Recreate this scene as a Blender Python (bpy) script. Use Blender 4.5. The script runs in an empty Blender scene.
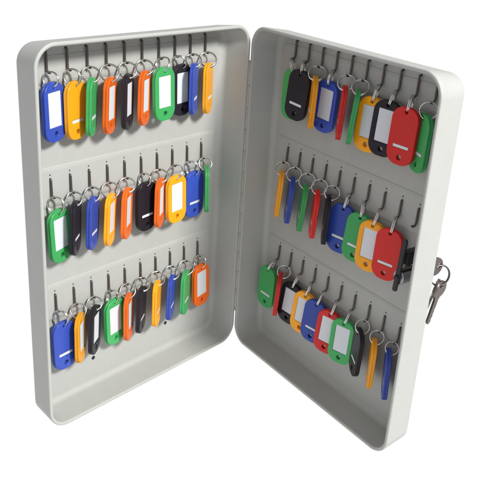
import bpy, bmesh, math
from mathutils import Vector, Matrix

S = bpy.context.scene
COL = S.collection
MM = 0.001

# ------------------------------------------------------------------ measures
W, H = 212.2, 300.0              # one tray, mm
TH_L, TH_R = 0.86044, 0.95762    # how far each tray is swung open
D = {'L': 27.0, 'R': 27.6}       # tray depth
DRAFT = 3.3                      # the walls lean in towards the back
R_CORNER = 17.0

AX = {}
AX['L'] = (Vector((-math.cos(TH_L), -math.sin(TH_L), 0)), Vector((-math.sin(TH_L), math.cos(TH_L), 0)))
AX['R'] = (Vector((math.cos(TH_R), -math.sin(TH_R), 0)), Vector((math.sin(TH_R), math.cos(TH_R), 0)))
UP = Vector((0, 0, 1))


def P(s, u, d, z):
    """u mm away from the hinge, d mm behind the rim, z mm up"""
    du, dn = AX[s]
    return (du * u + dn * d + UP * z) * MM


# ------------------------------------------------------------------ materials
def mat(name, color, rough=0.4, metal=0.0, coat=0.0, sss=0.0, bump=None, mottle=0.0, spec=0.5, vary=0.0):
    m = bpy.data.materials.new(name)
    m.use_nodes = True
    nt = m.node_tree
    b = nt.nodes['Principled BSDF']
    b.inputs['Base Color'].default_value = (*color, 1)
    b.inputs['Roughness'].default_value = rough
    b.inputs['Metallic'].default_value = metal
    b.inputs['Coat Weight'].default_value = coat
    b.inputs['Coat Roughness'].default_value = 0.15
    b.inputs['Specular IOR Level'].default_value = spec
    if sss:
        b.inputs['Subsurface Weight'].default_value = sss
        b.inputs['Subsurface Radius'].default_value = (0.003, 0.003, 0.003)
        b.inputs['Subsurface Scale'].default_value = 0.6
    tc = nt.nodes.new('ShaderNodeTexCoord')
    if mottle:
        n = nt.nodes.new('ShaderNodeTexNoise')
        n.inputs['Scale'].default_value = 90
        n.inputs['Detail'].default_value = 5
        n.inputs['Roughness'].default_value = 0.7
        nt.links.new(tc.outputs['Object'], n.inputs['Vector'])
        r = nt.nodes.new('ShaderNodeMapRange')
        r.inputs['From Min'].default_value = 0.25
        r.inputs['From Max'].default_value = 0.75
        r.inputs['To Min'].default_value = 1 - mottle
        r.inputs['To Max'].default_value = 1 + mottle
        nt.links.new(n.outputs['Fac'], r.inputs['Value'])
        mx = nt.nodes.new('ShaderNodeVectorMath')
        mx.operation = 'SCALE'
        mx.inputs[0].default_value = color
        if vary:
            oi = nt.nodes.new('ShaderNodeObjectInfo')
            vr = nt.nodes.new('ShaderNodeMapRange')
            vr.inputs['To Min'].default_value = 1 - vary
            vr.inputs['To Max'].default_value = 1 + vary
            nt.links.new(oi.outputs['Random'], vr.inputs['Value'])
            ml = nt.nodes.new('ShaderNodeMath')
            ml.operation = 'MULTIPLY'
            nt.links.new(r.outputs['Result'], ml.inputs[0])
            nt.links.new(vr.outputs['Result'], ml.inputs[1])
            nt.links.new(ml.outputs[0], mx.inputs['Scale'])
        else:
            nt.links.new(r.outputs['Result'], mx.inputs['Scale'])
        nt.links.new(mx.outputs['Vector'], b.inputs['Base Color'])
    if bump:
        scale, strength, dist = bump
        n = nt.nodes.new('ShaderNodeTexNoise')
        n.inputs['Scale'].default_value = scale
        n.inputs['Detail'].default_value = 3
        nt.links.new(tc.outputs['Object'], n.inputs['Vector'])
        bp = nt.nodes.new('ShaderNodeBump')
        bp.inputs['Strength'].default_value = strength
        bp.inputs['Distance'].default_value = dist
        nt.links.new(n.outputs['Fac'], bp.inputs['Height'])
        nt.links.new(bp.outputs['Normal'], b.inputs['Normal'])
    return m


M_PAINT = mat('grey_powder_coat', (0.415, 0.425, 0.405), 0.5, bump=(900, 0.35, 0.0004), mottle=0.03)
M_DARK = mat('dark_steel', (0.13, 0.108, 0.10), 0.36, metal=0.8)
M_CAM = mat('blackened_steel', (0.03, 0.03, 0.035), 0.4, metal=0.4, bump=(500, 0.2, 0.0003))
M_RING = mat('bright_steel_wire', (0.72, 0.71, 0.70), 0.22, metal=1.0)
M_LOCK = mat('nickel', (0.42, 0.42, 0.45), 0.3, metal=1.0, bump=(400, 0.15, 0.0003))
M_KEY = mat('key_steel', (0.20, 0.175, 0.165), 0.33, metal=1.0, bump=(300, 0.2, 0.0003))
M_CARD = mat('label_card', (0.66, 0.69, 0.73), 0.5, mottle=0.02)
M_HOLE = mat('painted_hole_shade', (0.012, 0.012, 0.014), 0.6)
PLASTIC = {
    'blue': (0.035, 0.075, 0.40),
    'amber': (0.86, 0.36, 0.012),
    'green': (0.05, 0.36, 0.105),
    'orange': (0.78, 0.135, 0.012),
    'black': (0.020, 0.017, 0.024),
    'red': (0.68, 0.020, 0.015),
}
M_PL = {c: mat(c + '_plastic', v, 0.34, spec=0.2 if c == 'black' else 0.32, sss=0.2 if c != 'black' else 0.0,
               bump=(350, 0.12, 0.0003), mottle=0.06, vary=0.14) for c, v in PLASTIC.items()}


# ------------------------------------------------------------------ helpers
def link(name, me, m=None, parent=None):
    o = bpy.data.objects.new(name, me)
    COL.objects.link(o)
    if m:
        me.materials.append(m)
    if parent:
        o.parent = parent
    return o


def from_bm(name, bm, m, parent=None, smooth=True, wn=False):
    bmesh.ops.recalc_face_normals(bm, faces=bm.faces)
    me = bpy.data.meshes.new(name)
    bm.to_mesh(me)
    bm.free()
    if smooth:
        me.shade_smooth()
    o = link(name, me, m, parent)
    if wn:
        w = o.modifiers.new('wn', 'WEIGHTED_NORMAL')
        w.weight = 80
    return o


def tag(o, label=None, cat=None, group=None, kind=None):
    for k, v in (('label', label), ('category', cat), ('group', group), ('kind', kind)):
        if v:
            o[k] = v


def tube_into(bm, pts, r, seg=8, closed=False):
    """a round wire along pts (metres)"""
    n = len(pts)
    rings = []
    prev = None
    for i, p in enumerate(pts):
        a = pts[(i - 1) % n] if (closed or i > 0) else p
        b = pts[(i + 1) % n] if (closed or i < n - 1) else p
        t = (b - a).normalized()
        if prev is None:
            ref = Vector((0, 0, 1)) if abs(t.z) < 0.9 else Vector((1, 0, 0))
            x = t.cross(ref).normalized()
        else:
            x = (prev - t * prev.dot(t)).normalized()
        prev = x
        y = t.cross(x)
        rings.append([bm.verts.new(p + (x * math.cos(k * 2 * math.pi / seg) + y * math.sin(k * 2 * math.pi / seg)) * r)
                      for k in range(seg)])
    m = n if closed else n - 1
    for i in range(m):
        A, B = rings[i], rings[(i + 1) % n]
        for k in range(seg):
            bm.faces.new((A[k], A[(k + 1) % seg], B[(k + 1) % seg], B[k]))
    if not closed:
        bm.faces.new(rings[0][::-1])
        bm.faces.new(rings[-1])


def lathe_into(bm, prof, mtx, seg=32):
    """prof: (r, h) pairs, axis = local z of mtx"""
    rings = []
    for r, h in prof:
        rings.append([bm.verts.new(mtx @ Vector((r * math.cos(2 * math.pi * k / seg), r * math.sin(2 * math.pi * k / seg), h)))
                      for k in range(seg)])
    for A, B in zip(rings, rings[1:]):
        for k in range(seg):
            bm.faces.new((A[k], A[(k + 1) % seg], B[(k + 1) % seg], B[k]))
    bm.faces.new(rings[0][::-1])
    bm.faces.new(rings[-1])


def smooth_path(pts, n=6):
    out = []
    q = [pts[0]] + list(pts) + [pts[-1]]
    for i in range(1, len(q) - 2):
        p0, p1, p2, p3 = q[i - 1:i + 3]
        for k in range(n):
            t = k / n
            out.append(0.5 * ((2 * p1) + (p2 - p0) * t + (2 * p0 - 5 * p1 + 4 * p2 - p3) * t * t
                              + (3 * p1 - p0 - 3 * p2 + p3) * t ** 3))
    out.append(pts[-1])
    return out


def frame_matrix(X, Y, Z, o):
    return Matrix(((X.x, Y.x, Z.x, o.x), (X.y, Y.y, Z.y, o.y), (X.z, Y.z, Z.z, o.z), (0, 0, 0, 1)))


def plate_mesh(name, outline, holes, depth, bevel, z0=0.0):
    """flat plate with openings and rounded edges; outline and holes in mm, in the x-z plane, thickness along y"""
    cu = bpy.data.curves.new(name, 'CURVE')
    cu.dimensions = '2D'
    cu.fill_mode = 'BOTH'
    cu.extrude = (depth / 2 - bevel) * MM
    cu.bevel_depth = bevel * MM
    cu.bevel_resolution = 2
    cu.offset = -bevel * MM
    for loop in [outline] + holes:
        sp = cu.splines.new('POLY')
        sp.points.add(len(loop) - 1)
        for p, (x, y) in zip(sp.points, loop):
            p.co = (x * MM, y * MM, 0, 1)
        sp.use_cyclic_u = True
    ob = bpy.data.objects.new(name, cu)
    COL.objects.link(ob)
    dg = bpy.context.evaluated_depsgraph_get()
    me = bpy.data.meshes.new_from_object(ob.evaluated_get(dg))
    bpy.data.objects.remove(ob)
    bpy.data.curves.remove(cu)
    for v in me.vertices:                       # stand it up: y -> z, z -> -y
        x, y, z = v.co
        v.co = (x, -z + z0 * MM, y)
    return me


def rrect(cx, cy, w, h, r, seg=10):
    out = []
    for sx, sy, a0 in ((1, 1, 0), (-1, 1, 90), (-1, -1, 180), (1, -1, 270)):
        for k in range(seg + 1):
            a = math.radians(a0 + 90 * k / seg)
            out.append((cx + sx * (w / 2 - r) + r * math.cos(a), cy + sy * (h / 2 - r) + r * math.sin(a)))
    return out


def circ(cx, cy, r, n=20):
    return [(cx + r * math.cos(2 * math.pi * k / n), cy + r * math.sin(2 * math.pi * k / n)) for k in range(n)]


# ------------------------------------------------------------------ ground
bm = bmesh.new()
q = 30
vs = [bm.verts.new((x, y, -0.0006)) for x, y in ((-q, -0.45), (q, -0.45), (q, q), (-q, q))]
bm.faces.new(vs)
mg = bpy.data.materials.new('glowing_white_ground')  # added glow in the ground itself, keeps the background white and shadowless
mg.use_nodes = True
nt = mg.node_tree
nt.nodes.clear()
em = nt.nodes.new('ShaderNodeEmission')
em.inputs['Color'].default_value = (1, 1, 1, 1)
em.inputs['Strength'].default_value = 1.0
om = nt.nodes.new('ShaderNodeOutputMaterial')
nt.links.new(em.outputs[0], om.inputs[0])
tag(from_bm('ground', bm, mg, smooth=False), kind='structure')

# ------------------------------------------------------------------ cabinet
cab = bpy.data.objects.new('key_cabinet', None)
COL.objects.link(cab)
cab.empty_display_size = 0.02
tag(cab, 'open light grey metal key cabinet with rows of hooks in both halves', 'key cabinet')


def tray(s, name):
    d_ = D[s]
    k = DRAFT / d_
    RIM = 3.0
    di = d_ - 1.2
    f = 5.0
    prof = []

    def wi(d):
        return RIM + k * d
    for i in range(0, 8):                        # fillet between panel and walls
        a = math.pi / 2 * i / 7
        prof.append((wi(di - f) + f - f * math.sin(a) + k * 1.5 * math.cos(a), di - f + f * math.cos(a)))
    prof += [(wi(1.4), 1.4), (RIM - 0.15, 0.7), (RIM - 0.55, 0.2), (RIM - 1.1, 0.0), (1.1, 0.0), (0.45, 0.2), (0.08, 0.75), (0.0, 1.5)]
    fb = 4.0
    for i in range(0, 8):
        a = math.pi / 2 * i / 7
        prof.append((k * (d_ - fb) + fb - fb * math.cos(a), d_ - fb + fb * math.sin(a)))
    bm = bmesh.new()
    loops = []
    for ins, d in prof:
        r = max(R_CORNER - ins, 3.0)
        loops.append([bm.verts.new(P(s, u, d, z)) for u, z in rrect(W / 2, H / 2, W - 2 * ins, H - 2 * ins, r, 14)])
    n = len(loops[0])
    for A, B in zip(loops, loops[1:]):
        for i in range(n):
            bm.faces.new((A[i], A[(i + 1) % n], B[(i + 1) % n], B[i]))
    bm.faces.new(loops[0])
    bm.faces.new(loops[-1])
    return from_bm(name, bm, M_PAINT, cab, wn=True)


case = tray('L', 'case')
door = tray('R', 'door')
case['label'] = 'left half with two small mounting holes'
door['label'] = 'right half with the lock, in shade inside'

# hinge: rolled knuckles on the shared edge
bm = bmesh.new()
z = 34.0
while z < 262:
    m = Matrix.Translation(Vector((0, 0.0006, z * MM)))
    lathe_into(bm, [(0.0011, 0), (0.0014, 0.0003), (0.0014, 0.0187), (0.0011, 0.019)], m, 16)
    z += 19.6
lathe_into(bm, [(0.0004, 0.030), (0.0009, 0.0304), (0.0009, 0.2696), (0.0004, 0.270)], Matrix.Translation((0, 0.0006, 0)), 12)
hinge = from_bm('hinge', bm, M_PAINT, cab)

# hook rails: thin strips spot-welded to the panels
ROWS = {'L': (276.0, 184.7, 90.6), 'R': (275.4, 185.2, 90.5)}
U0, US = 30.3, 17.35
for s, par in (('L', case), ('R', door)):
    dp = D[s] - 1.2
    for zt in ROWS[s]:
        top = min(zt + 22, 287)
        bot = zt - 10
        bm = bmesh.new()
        u0, u1 = 14, W - 14
        prof = [(bot, 0.0), (bot + 1.0, 0.7), (bot + 3.0, 1.1), (top - 3.2, 1.1), (top - 1.0, 0.7), (top, 0.0)]
        A = [bm.verts.new(P(s, u0, dp + 0.2 - h, zz)) for zz, h in prof]
        B = [bm.verts.new(P(s, u1, dp + 0.2 - h, zz)) for zz, h in prof]
        for a in range(len(prof) - 1):
            bm.faces.new((A[a], A[a + 1], B[a + 1], B[a]))
        bm.faces.new(A)
        bm.faces.new(B[::-1])
        bm.faces.new((A[0], B[0], B[-1], A[-1]))
        from_bm('hook_rail', bm, M_PAINT, par, smooth=False)


# hooks -- one mesh per tray half and length, placed along the rails
def hook_mesh(s, length):
    bm = bmesh.new()
    dp = D[s] - 1.2
    path = [(dp, length), (dp - 1.2, length - 0.1), (dp - 1.9, length - 0.9), (dp - 2.0, length - 3), (dp - 2.2, length * 0.5),
            (dp - 2.4, 2.2), (dp - 2.9, 0.4), (dp - 4.4, -0.5), (dp - 5.6, -0.4), (dp - 6.3, 0.4)]
    pts = smooth_path([P(s, 0, d, zz) for d, zz in path], 4)
    tube_into(bm, pts, 0.00085, 8)
    if length < 14:                              # rivet head above the hook
        du, dn = AX[s]
        lathe_into(bm, [(0.0006, 0), (0.0006, 0.0011), (0.0004, 0.0014), (0.0001, 0.0015)],
                   frame_matrix(UP.cross(-dn), UP, -dn, P(s, 0, dp, length + 3.0)), 12)
    bmesh.ops.recalc_face_normals(bm, faces=bm.faces)
    me = bpy.data.meshes.new('hook')
    bm.to_mesh(me)
    bm.free()
    me.shade_smooth()
    me.materials.append(M_DARK)
    return me


HOOK = {}
SAG = ((0.9, 0.018), (1.0, 0.03), (1.8, 0.085))    # the right-hand rails hang a little lower at the free edge
for s, par in (('L', case), ('R', door)):
    for r, zt in enumerate(ROWS[s]):
        me = hook_mesh(s, 14.5 if r == 0 else 13.0)
        for k in range(10):
            o = link('hook', me, None, par)
            zk = zt + (SAG[r][0] - SAG[r][1] * k * k if s == 'R' else 0)
            o.location = P(s, U0 + US * k, 0, zk)
            HOOK[s, r + 1, k] = P(s, U0 + US * k, D[s] - 1.2 - 5.2, zk - 0.5)

# two mounting holes in the case back: discs with the inner shade painted dark
for u, zz in ((150.3, 30.3), (67.5, 32.0)):
    bm = bmesh.new()
    du, dn = AX['L']
    m = frame_matrix(UP.cross(-dn), UP, -dn, P('L', u, D['L'] - 1.25, zz))
    lathe_into(bm, [(0.0017, 0), (0.0017, 0.00022), (0.0014, 0.00030), (0.0002, 0.00030)], m, 20)
    from_bm('mounting_hole', bm, M_HOLE, case, smooth=False)

# lock in the door: barrel, nut and cam inside, flange outside
LU, LZ = 190.0, 146.5
du, dn = AX['R']
LOCKM = frame_matrix(UP.cross(-dn), UP, -dn, P('R', LU, D['R'] - 1.2, LZ))
bm = bmesh.new()
lathe_into(bm, [(0.0080, 0), (0.0080, 0.0025), (0.0076, 0.0029), (0.0055, 0.0030), (0.0055, 0.0162), (0.0050, 0.0166)], LOCKM, 28)
lock = from_bm('lock', bm, M_LOCK, door, wn=True)
bm = bmesh.new()
back = LOCKM @ Matrix.Translation((0, 0, -0.0012)) @ Matrix.Rotation(math.pi, 4, 'X')
lathe_into(bm, [(0.0088, -0.0002), (0.0088, 0.0014), (0.0080, 0.0022), (0.0062, 0.0024), (0.0060, 0.0016)], back, 28)
from_bm('keyhole_plate', bm, M_LOCK, lock)
me = plate_mesh('cam', rrect(0, 10.0, 3.9, 43, 1.7, 6), [circ(0, 0, 1.2, 12)], 1.8, 0.3)
cam_o = link('lock_cam', me, M_CAM, lock)
X_ = LOCKM.col[0].to_3d()
cam_o.matrix_local = frame_matrix(X_, -LOCKM.col[2].to_3d(), UP, (LOCKM @ Vector((0, 0, 0.0175)))) @ Matrix.Rotation(math.radians(5), 4, 'Y')
bm = bmesh.new()
lathe_into(bm, [(0.0024, 0), (0.0024, 0.001), (0.0019, 0.0014), (0.0008, 0.0015)], LOCKM @ Matrix.Translation((0, 0, 0.0184)), 6)
from_bm('cam_nut', bm, M_CAM, lock, smooth=False)
# catch block on the panel behind the cam
bm = bmesh.new()
bmesh.ops.create_cube(bm, size=1, matrix=LOCKM @ Matrix.Translation((0.001, 0.0155, 0.0072)) @ Matrix.Diagonal((0.008, 0.010, 0.0145, 1)))
bmesh.ops.bevel(bm, geom=bm.edges[:], offset=0.0008, segments=2, affect='EDGES')
from_bm('lock_catch', bm, M_CAM, lock, wn=True)

# ------------------------------------------------------------------ key tags
TL, TW, TT = 42.0, 22.0, 4.0
Z_TOP, Z_BOT = 38.7, 5.6
win = rrect(0, 23.0, 13.6, 25.0, 0.8, 3)
out_ = rrect(0, TL / 2, TW, TL, 9.0, 12)
out_in = rrect(0, TL / 2, TW - 0.5, TL - 0.5, 8.75, 12)
h_top, h_bot = circ(0, Z_TOP, 1.35), circ(0, Z_BOT, 2.0)
slot = rrect(0, 13.6, 13.0, 2.3, 0.4, 3)
parts = [plate_mesh('tag_front', out_, [h_top, h_bot, win], 1.85, 0.55, -1.05),
         plate_mesh('tag_back', out_, [h_top, h_bot, slot], 1.85, 0.55, 1.05),
         plate_mesh('tag_core', out_in, [circ(0, Z_TOP, 1.3), circ(0, Z_BOT, 1.95), rrect(0, 22.6, 15.2, 29.0, 0.8, 3)], 0.5, 0.05, 0.0)]
bm = bmesh.new()
for p in parts:
    bm.from_mesh(p)
bmesh.ops.remove_doubles(bm, verts=bm.verts, dist=1e-6)
bmesh.ops.recalc_face_normals(bm, faces=bm.faces)
body0 = bpy.data.meshes.new('tag_body')
bm.to_mesh(body0)
bm.free()
body0.shade_flat()
BODY = {}
for c in PLASTIC:
    me = body0.copy()
    me.name = 'tag_body_' + c
    me.materials.clear()
    me.materials.append(M_PL[c])
    for pl in me.polygons:
        pl.material_index = 0
    BODY[c] = me
bm = bmesh.new()
bmesh.ops.create_cube(bm, size=1, matrix=Matrix.Translation((0, 0, 22.6 * MM)) @ Matrix.Diagonal((14.8 * MM, 0.36 * MM, 28.4 * MM, 1)))
bmesh.ops.create_cube(bm, size=1, matrix=Matrix.Translation((0, -0.75 * MM, 23.0 * MM)) @ Matrix.Diagonal((13.3 * MM, 1.3 * MM, 24.7 * MM, 1)))
bmesh.ops.create_cube(bm, size=1, matrix=Matrix.Translation((0, 0.95 * MM, 13.6 * MM)) @ Matrix.Diagonal((12.7 * MM, 1.7 * MM, 2.05 * MM, 1)))
CARD = bpy.data.meshes.new('label_card')
bm.to_mesh(CARD)
bm.free()
CARD.materials.append(M_CARD)


def ring_mesh(rad):
    bm = bmesh.new()
    n = 64
    pts = []
    for k in range(n + 1):
        a = 4 * math.pi * k / n + 0.6
        h = (-0.55 + 1.1 * min(1, max(0, (k / n - 0.42) / 0.16))) * 0.00055 * 1.8
        pts.append(Vector((rad * math.cos(a), rad * math.sin(a), h)))
    tube_into(bm, pts, 0.00056, 6)
    bmesh.ops.recalc_face_normals(bm, faces=bm.faces)
    me = bpy.data.meshes.new('split_ring')
    bm.to_mesh(me)
    bm.free()
    me.shade_smooth()
    me.materials.append(M_RING)
    return me


# tray, row, colour, look, turn (deg), u of centre, z of centre, lean (mm), depth of hanging axis in front of the panel
# look: F white window seen, B plain back with slot seen, f / b the same nearly edge-on, e edge-on
TAGS = [
    ('L', 1, 'blue', 'F', 16, 186.7, 248.8, 0.8, 8.5),
    ('L', 1, 'amber', 'B', 17, 168.0, 247.5, 0.4, 8.5),
    ('L', 1, 'green', 'b', 40, 156.1, 248.8, -1.8, 11.5),
    ('L', 1, 'orange', 'f', 32, 139.4, 247.6, -1.9, 11.5),
    ('L', 1, 'black', 'f', 34, 122.4, 248.1, -1.0, 11.5),
    ('L', 1, 'orange', 'f', 31, 105.6, 248.8, -1.1, 11.5),
    ('L', 1, 'green', 'F', 4, 86.7, 249.8, 1.6, 13.0),
    ('L', 1, 'black', 'F', 5, 60.7, 248.5, 1.0, 6.0),
    ('L', 1, 'blue', 'e', 34, 51.9, 249.2, 0.2, 11.5),
    ('L', 1, 'amber', 'e', 31, 35.3, 247.9, 0.7, 11.5),
    ('L', 2, 'green', 'F', 13, 185.5, 155.2, 1.8, 8.5),
    ('L', 2, 'black', 'b', 39, 173.4, 158.9, -1.8, 11.5),
    ('L', 2, 'blue', 'b', 35, 157.2, 158.7, -1.9, 11.5),
    ('L', 2, 'amber', 'f', 35, 140.2, 157.1, -2.5, 11.5),
    ('L', 2, 'orange', 'f', 35, 123.2, 158.1, -1.6, 11.5),
    ('L', 2, 'black', 'B', 6, 100.1, 157.5, 0.5, 8.5),
    ('L', 2, 'orange', 'f', 33, 88.1, 158.7, -0.8, 12.0),
    ('L', 2, 'amber', 'F', 4, 70.4, 158.2, 1.4, 13.0),
    ('L', 2, 'blue', 'B', 3, 43.3, 154.7, 0.7, 7.0),
    ('L', 2, 'green', 'e', 45, 30.9, 157.8, 1.5, 11.0),
    ('L', 3, 'blue', 'B', 3, 185.2, 61.2, 1.2, 8.5),
    ('L', 3, 'amber', 'f', 37, 171.4, 63.4, -0.3, 11.5),
    ('L', 3, 'black', 'f', 34, 157.3, 65.2, -1.9, 11.5),
    ('L', 3, 'green', 'F', 9, 134.3, 62.9, 1.2, 8.5),
    ('L', 3, 'orange', 'f', 36, 121.4, 63.6, 0.0, 11.5),
    ('L', 3, 'black', 'e', 35, 107.4, 65.2, -1.9, 11.5),
    ('L', 3, 'amber', 'e', 36, 89.4, 64.7, -0.4, 11.5),
    ('L', 3, 'blue', 'e', 35, 72.3, 64.5, -1.8, 11.5),
    ('L', 3, 'green', 'e', 31, 54.5, 63.6, -0.8, 11.5),
    ('L', 3, 'orange', 'F', 6, 31.3, 62.3, 2.3, 8.5),
    ('R', 1, 'green', 'B', 10, 35.5, 247.1, 0.2, 5.5),
    ('R', 1, 'black', 'B', 10, 50.7, 250.3, 5.1, 12.3),
    ('R', 1, 'amber', 'e', -35, 70.2, 249.1, 1.9, 12.5),
    ('R', 1, 'blue', 'F', 6, 79.0, 247.0, 3.5, 5.7),
    ('R', 1, 'red', 'e', -40, 104.2, 248.6, 2.9, 11.5),
    ('R', 1, 'green', 'e', -44, 118.9, 248.9, 5.3, 12.5),
    ('R', 1, 'amber', 'F', 13, 131.8, 245.9, 2.5, 7.5),
    ('R', 1, 'black', 'F', 15, 149.1, 247.4, 3.0, 8.5),
    ('R', 1, 'red', 'B', 11, 171.3, 247.7, 2.0, 12.0),
    ('R', 1, 'green', 'B', -20, 183.1, 245.3, 1.5, 6.3),
    ('R', 2, 'amber', 'e', -35, 35.1, 159.7, 3.8, 11.5),
    ('R', 2, 'blue', 'e', -34, 50.4, 158.8, 4.6, 11.5),
    ('R', 2, 'green', 'e', -35, 68.2, 158.0, 4.9, 11.5),
    ('R', 2, 'red', 'e', -36, 84.7, 158.0, 3.2, 11.5),
    ('R', 2, 'black', 'e', -39, 101.2, 159.4, 1.4, 13.0),
    ('R', 2, 'blue', 'B', 16, 115.2, 155.8, 3.0, 8.5),
    ('R', 2, 'green', 'B', 16, 134.5, 155.3, 4.6, 8.5),
    ('R', 2, 'amber', 'F', 16, 149.7, 154.0, 2.5, 8.5),
    ('R', 2, 'red', 'B', 16, 168.9, 154.8, 1.8, 8.5),
    ('R', 3, 'green', 'B', 3, 24.9, 62.9, 2.2, 8.5),
    ('R', 3, 'red', 'e', -42, 46.5, 66.1, 3.8, 12.5),
    ('R', 3, 'black', 'F', 13, 58.9, 61.4, 6.0, 7.5),
    ('R', 3, 'amber', 'F', 16, 79.2, 61.5, 5.3, 8.5),
    ('R', 3, 'blue', 'B', 17, 94.5, 60.4, 5.2, 8.5),
    ('R', 3, 'red', 'F', 20, 113.3, 59.5, 4.6, 8.5),
    ('R', 3, 'green', 'F', 18, 131.9, 59.5, 2.2, 8.5),
    ('R', 3, 'black', 'b', -29, 153.4, 61.8, 2.3, 11.5),
    ('R', 3, 'amber', 'e', -41, 171.2, 60.9, 0.4, 11.5),
    ('R', 3, 'blue', 'e', -42, 188.2, 60.5, -1.6, 11.5),
]
ROWNAME = {1: 'top', 2: 'middle', 3: 'bottom'}
TRAYNAME = {'L': 'left', 'R': 'right'}
tags_in = {}
for t in TAGS:
    tags_in.setdefault((t[0], t[1]), []).append(t)
used = set()
for (s, r), lst in tags_in.items():
    du, dn = AX[s]
    right = -du if s == 'L' else du
    nf = -dn
    for i, t in enumerate(lst):
        _, _, c, look, psi, uc, zc, lean, off = t
        a = lst[i - 1][2] if i > 0 else None
        b = lst[i + 1][2] if i + 1 < len(lst) else None
        what = {'F': '%s key tag showing white label window', 'B': '%s key tag showing plain back',
                'f': 'angled %s key tag with label sliver', 'b': 'angled %s key tag showing back',
                'e': 'slim edge-on %s key tag'}[look] % c
        if a and b:
            where = ('between %s and %s tags' % (a, b)) if a != b else 'between two %s tags' % a
        elif a:
            where = 'rightmost beside %s tag' % a
        else:
            where = 'leftmost beside %s tag' % b
        label = '%s %s, %s row, %s half' % (what, where, ROWNAME[r], TRAYNAME[s])
        if (s, r, i) == ('R', 1, 0):
            label = 'green key tag mostly hidden behind black tag, leftmost, top row, right half'
        assert label not in used, label
        assert 4 <= len(label.split()) <= 16, label
        used.add(label)
        ps = math.radians(psi)
        Zax = (du * lean + UP * math.sqrt(TL * TL - lean * lean)).normalized()
        X = right * math.cos(ps) - nf * math.sin(ps)
        X = (X - Zax * X.dot(Zax)).normalized()
        if look in 'Bbe':
            X = -X
        Y = Zax.cross(X)
        centre = P(s, uc, D[s] - 1.2 - off, zc)
        base = centre - Zax * (TL / 2 * MM)
        root = bpy.data.objects.new('key_tag', None)
        COL.objects.link(root)
        root.empty_display_size = 0.005
        root.matrix_world = frame_matrix(X, Y, Zax, base)
        tag(root, label, 'key tag', 'key tags hanging on the cabinet hooks')
        link('tag_body', BODY[c], None, root)
        link('label_card', CARD, None, root)
        # split ring from the hook to the top hole of the tag
        k = i if s == 'R' else 9 - i
        C = HOOK[s, r, k]
        hole = base + Zax * (Z_TOP * MM)
        v = C - hole
        rad = max(0.0046, v.length / 2 + 0.0004)
        N = X * (1 if X.dot(nf) >= 0 else -1) * 0.75 + nf * 0.35
        vd = v.normalized()
        N = (N - vd * N.dot(vd)).normalized()
        ctr = (C + hole) / 2 + vd * (0.0003)
        Mw = frame_matrix(vd.cross(N), vd, N, ctr) @ Matrix.Rotation(i * 0.9 + r, 4, 'Z')
        ro = link('split_ring', ring_mesh(rad), None, root)
        ro.matrix_local = root.matrix_world.inverted() @ Mw

# ------------------------------------------------------------------ keys in the lock, on a ring
keys = bpy.data.objects.new('key_bunch', None)
COL.objects.link(keys)
keys.empty_display_size = 0.01
keys.location = P('R', LU, D['R'] + 1.0, LZ)
tag(keys, 'small steel keys on a split ring, one in the lock behind the right half', 'keys')


def key_part(mtx, name, bow=17.0):
    """blade along +z from 0 to 24, bow above 24..24+bow (mm); flat in the x-z plane"""
    pts = [(-2.2, 22), (-2.2, 3), (-1.4, 0.6), (0, 0), (1.2, 1.4), (2.0, 3.2), (1.3, 5), (2.2, 7.2), (1.5, 9.4), (2.1, 11.2), (1.6, 13), (2.2, 15.5), (2.2, 22)]
    cy = 24 + bow / 2
    for k in range(0, 25):
        a = math.radians(-65 + 310 * k / 24)
        pts.append((bow / 2 * 0.98 * math.cos(a), cy + bow / 2 * math.sin(a)))
    me = plate_mesh(name, pts, [circ(0, cy + bow * 0.24, 2.2, 16)], 2.0, 0.3)
    o = link(name, me, M_KEY, keys)
    o.matrix_local = Matrix.Translation(-keys.location) @ mtx
    return o, cy + bow * 0.24


du, dn = AX['R']
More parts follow.
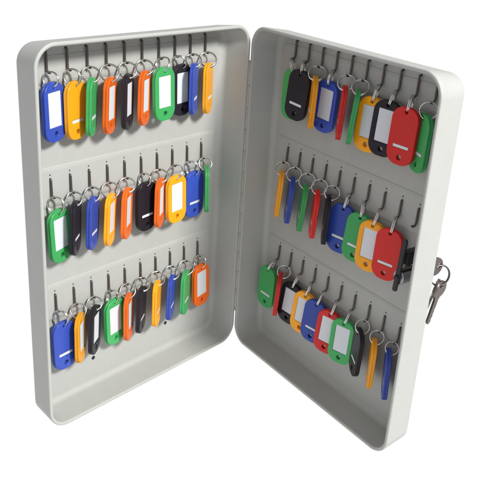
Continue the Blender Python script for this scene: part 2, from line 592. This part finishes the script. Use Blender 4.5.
# the key that is in the lock: blade points into the door (towards -dn), flat upright, bow behind the door
Zk = dn
Yk = UP.cross(Zk).normalized()
Xk = Yk.cross(Zk).normalized()
o1, hy = key_part(frame_matrix(Xk, Yk, Zk, P('R', LU, D['R'] - 9.5, LZ)), 'key', 15.0)
hole1 = frame_matrix(Xk, Yk, Zk, P('R', LU, D['R'] - 9.5, LZ)) @ Vector((0, 0, hy * MM))
RR = 0.0082
axis = Vector((0.25, -1, 0.15)).normalized()
down = (-UP + axis * axis.dot(UP)).normalized()
side = axis.cross(down)
rc = hole1 + down * RR * 0.97 + side * RR * 0.2
bm = bmesh.new()
pts = []
for k in range(73):
    a = 4 * math.pi * k / 72
    pts.append(rc + (down * math.cos(a) + side * math.sin(a)) * RR + axis * (0.0005 if k > 36 else -0.0005))
tube_into(bm, pts, 0.0006, 8)
ring = from_bm('key_ring', bm, M_KEY)
ring.parent = keys
ring.matrix_parent_inverse = Matrix.Translation(-keys.location)
for lean, tw, hgt in ((9, 40, 0), (14, 75, 1)):
    hy_l = 24 + 7.5 + 15 * 0.24
    at = rc + (down * 0.97 + side * 0.22) * RR
    m = Matrix.Translation(at) @ Matrix.Rotation(math.radians(lean), 4, 'Y') @ Matrix.Rotation(math.radians(tw), 4, 'Z') @ Matrix.Translation((0, hgt * 0.0026, -hy_l * MM))
    key_part(m, 'key', 15.0)
# ------------------------------------------------------------------ light
wd = bpy.data.worlds.new('World')
S.world = wd
wd.use_nodes = True
bg = wd.node_tree.nodes['Background']
bg.inputs['Color'].default_value = (0.98, 0.97, 1.0, 1)
bg.inputs['Strength'].default_value = 0.58

EL = math.radians(38)
AZ = math.radians(-45)
Ldir = Vector((math.cos(AZ) * math.cos(EL), math.sin(AZ) * math.cos(EL), math.sin(EL)))
tgt = Vector((0, -0.06, 0.15))
ld = bpy.data.lights.new('key_lamp', 'AREA')
ld.shape = 'DISK'
ld.size = 0.42
ld.energy = 66
ld.color = (1.0, 0.985, 0.95)
lo = bpy.data.objects.new('key_lamp', ld)
COL.objects.link(lo)
lo.location = tgt + Ldir * 2.2
lo.rotation_euler = (-Ldir).to_track_quat('-Z', 'Y').to_euler()

# ------------------------------------------------------------------ camera
cd = bpy.data.cameras.new('camera')
co = bpy.data.objects.new('camera', cd)
COL.objects.link(co)
co.location = (-0.003536, -0.658716, 0.387888)
co.rotation_euler = (1.1713365, -0.0663362, -0.0066567)
cd.sensor_width = 36
cd.lens = 36 * 771.73 / 480
cd.shift_x = -20.247 / 480
cd.shift_y = -4.701 / 480
cd.clip_start = 0.01
cd.clip_end = 200
S.camera = co
S.view_settings.view_transform = 'Standard'
S.view_settings.look = 'None'
S.view_settings.exposure = 0
